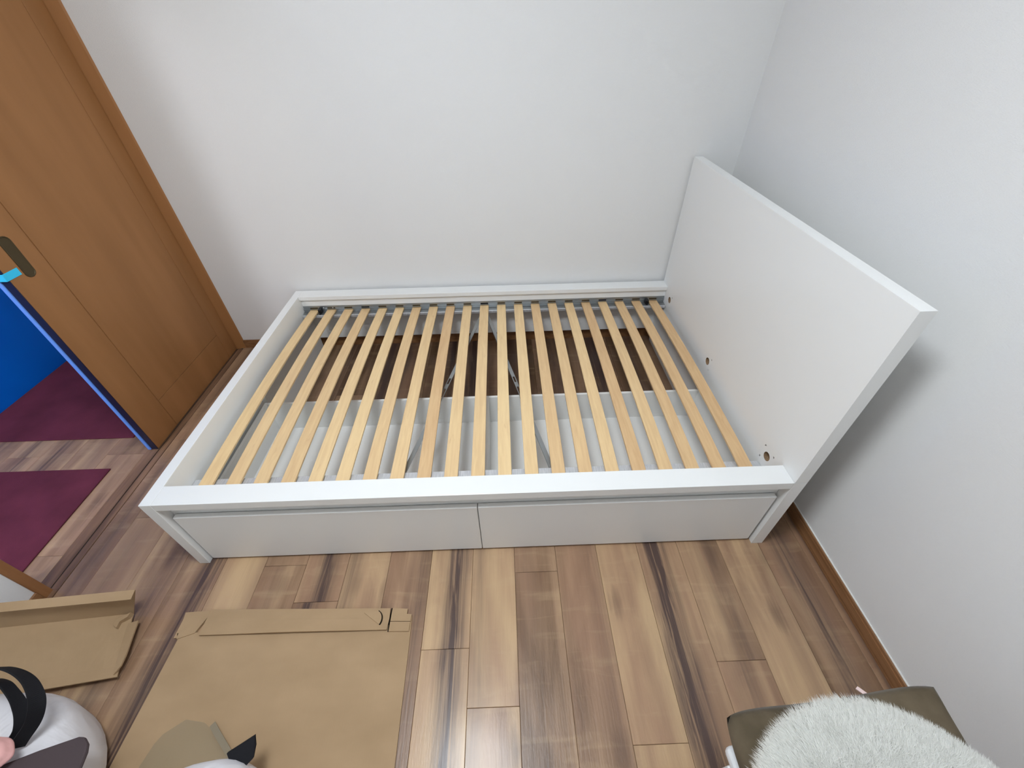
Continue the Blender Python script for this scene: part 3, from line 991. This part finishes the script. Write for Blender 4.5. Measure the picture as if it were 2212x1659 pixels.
def pillow(cx, cy, a, b_, h, z0, corner=0.0, n=28, droop=0.0):
    bm = bmesh.new()
    T = {}; Bt = {}
    for i in range(n + 1):
        for j in range(n + 1):
            u = -1 + 2 * i / n; v_ = -1 + 2 * j / n
            pinch = 1 - 0.05 * (1 - u * u) * abs(v_) ** 3 - 0.0
            pinch2 = 1 - 0.05 * (1 - v_ * v_) * abs(u) ** 3
            k_ = 1 - 0.085 * (abs(u) * abs(v_)) ** 4
            x = cx + u * a * pinch2 * k_; y = cy + v_ * b_ * pinch * k_
            prof = max(0, (1 - abs(u) ** 5) * (1 - abs(v_) ** 5)) ** 0.5
            cr = corner * (max(0, abs(u) - .3) * max(0, abs(v_) - .3) * 2.04) ** 1.2 * (1 if u > 0 else 0.25)
            w_ = 0.0025 * math.sin(9 * u + 5 * v_) + 0.002 * math.sin(14 * v_ - 6 * u)
            T[i, j] = bm.verts.new((x, y, z0 + h * .5 + h * .5 * prof + cr + w_ * prof))
            if 0 < i < n and 0 < j < n:
                Bt[i, j] = bm.verts.new((x, y, z0 + h * .5 - h * .5 * prof + cr))
            else:
                Bt[i, j] = T[i, j]
    for i in range(n):
        for j in range(n):
            bm.faces.new((T[i, j], T[i + 1, j], T[i + 1, j + 1], T[i, j + 1]))
            try:
                bm.faces.new((Bt[i, j], Bt[i, j + 1], Bt[i + 1, j + 1], Bt[i + 1, j]))
            except ValueError:
                pass
    bmesh.ops.recalc_face_normals(bm, faces=bm.faces[:])
    return bm
oc = thing('seat_cushion', 'square olive-brown velvet cushion on the white stool beneath the furry cushion', 'cushion', (1.82, -0.80, 0.326))
obj('cushion_body', rot_bm(pillow(1.826, -0.785, 0.240, 0.250, 0.094, 0.327, corner=0.050)), M['olive'], oc, True)
bm = bmesh.new()
ribbon_bm(bm, [(1.945, -0.565, 0.350), (1.950, -0.548, 0.338), (1.947, -0.532, 0.326), (1.938, -0.516, 0.318)], (1, 0, .3), 0.008, 0.003)
M['tie'] = mat('pink_white_tie', lin(238, 214, 210), 0.7, 0.2)
f = obj('cushion_tie', bm, M['tie'], oc); f['label'] = 'small pinkish white tie'

fc = thing('fluffy_cushion', 'round white long-pile furry cushion on top of the olive-brown cushion', 'cushion', (1.80, -0.83, 0.42))
FC, FR, FZ, FH = (1.800, -0.839), 0.270, 0.435, 0.05
bm = bmesh.new()
nr, na = 14, 64
rings = []
for i in range(nr + 1):
    t = i / nr
    r = FR * math.sin(t * math.pi / 2) if t < 1 else FR
    z = FZ + FH * (max(0, 1 - (r / FR) ** 3)) ** 0.5 + 0.0
    rings.append([bm.verts.new((FC[0] + r * math.cos(2 * math.pi * k / na) if i else FC[0] + .001 * math.cos(2 * math.pi * k / na),
                                FC[1] + r * math.sin(2 * math.pi * k / na) if i else FC[1] + .001 * math.sin(2 * math.pi * k / na), z)) for k in range(na)])
rings.append([bm.verts.new((FC[0] + FR * .9 * math.cos(2 * math.pi * k / na), FC[1] + FR * .9 * math.sin(2 * math.pi * k / na), FZ - 0.006)) for k in range(na)])
for a, b_ in zip(rings, rings[1:]):
    for k in range(na):
        bm.faces.new((a[k], a[(k + 1) % na], b_[(k + 1) % na], b_[k]))
bm.faces.new(rings[-1][::-1]); bm.faces.new(rings[0])
bmesh.ops.recalc_face_normals(bm, faces=bm.faces[:])
obj('cushion_body', bm, M['furbase'], fc, True)

# pile: slim bent blades, combed in clumps
rng = np.random.default_rng(5)
NB = 150000
u = rng.random(NB); th_ = rng.random(NB) * 2 * np.pi
r = FR * np.sqrt(u * 1.0)
x = FC[0] + r * np.cos(th_); y = FC[1] + r * np.sin(th_)
z = FZ + FH * np.sqrt(np.clip(1 - (r / FR) ** 3, 0, 1)) - 0.001
def clump(px, py):
    return (np.sin(px * 47 + 2.1 * np.sin(py * 39)) * np.cos(py * 53 + 1.7 * np.sin(px * 31)),
            np.cos(px * 41 + 1.9 * np.sin(py * 57)) * np.sin(py * 49 + 2.3 * np.sin(px * 43)))
ca, cb = clump(x, y)
rr = (r / FR)
nx_ = np.cos(th_) * rr ** 2 * 1.2 + 0.5 * ca + rng.normal(0, .4, NB)
ny_ = np.sin(th_) * rr ** 2 * 1.2 + 0.5 * cb + rng.normal(0, .4, NB)
nz_ = 1.0 - 0.75 * rr ** 5
D = np.stack([nx_, ny_, nz_], 1); D /= np.linalg.norm(D, axis=1)[:, None]
ln = (0.018 + 0.009 * rng.random(NB))[:, None]
base_ = np.stack([x, y, z], 1)
side = np.cross(D, rng.normal(0, 1, (NB, 3))); side /= np.linalg.norm(side, axis=1)[:, None]
side *= 0.00055
midp = base_ + D * ln * 0.55
tipd = D + np.stack([nx_ * .5, ny_ * .5, -0.35 * np.ones(NB)], 1); tipd /= np.linalg.norm(tipd, axis=1)[:, None]
tip = midp + tipd * ln * 0.45
V = np.stack([base_ - side, base_ + side, midp + side * .8, midp - side * .8, tip], 1).reshape(-1, 3)
me = bpy.data.meshes.new('fur')
me.vertices.add(NB * 5); me.vertices.foreach_set('co', V.astype(np.float32).ravel())
idx = np.arange(NB)[:, None] * 5
loops = np.concatenate([idx + [0, 1, 2, 3], idx + [3, 2, 4]], 1).ravel()
me.loops.add(len(loops)); me.loops.foreach_set('vertex_index', loops.astype(np.int32))
ls = (np.arange(NB)[:, None] * 7 + [0, 4]).ravel()
me.polygons.add(NB * 2)
me.polygons.foreach_set('loop_start', ls.astype(np.int32))
me.update(calc_edges=True); me.validate()
me.materials.append(M['fur'])
fo = bpy.data.objects.new('fur', me); COL.objects.link(fo)
fo.parent = fc; fo.matrix_parent_inverse = Matrix.Translation(fc.location).inverted()
fo['kind'] = 'stuff'
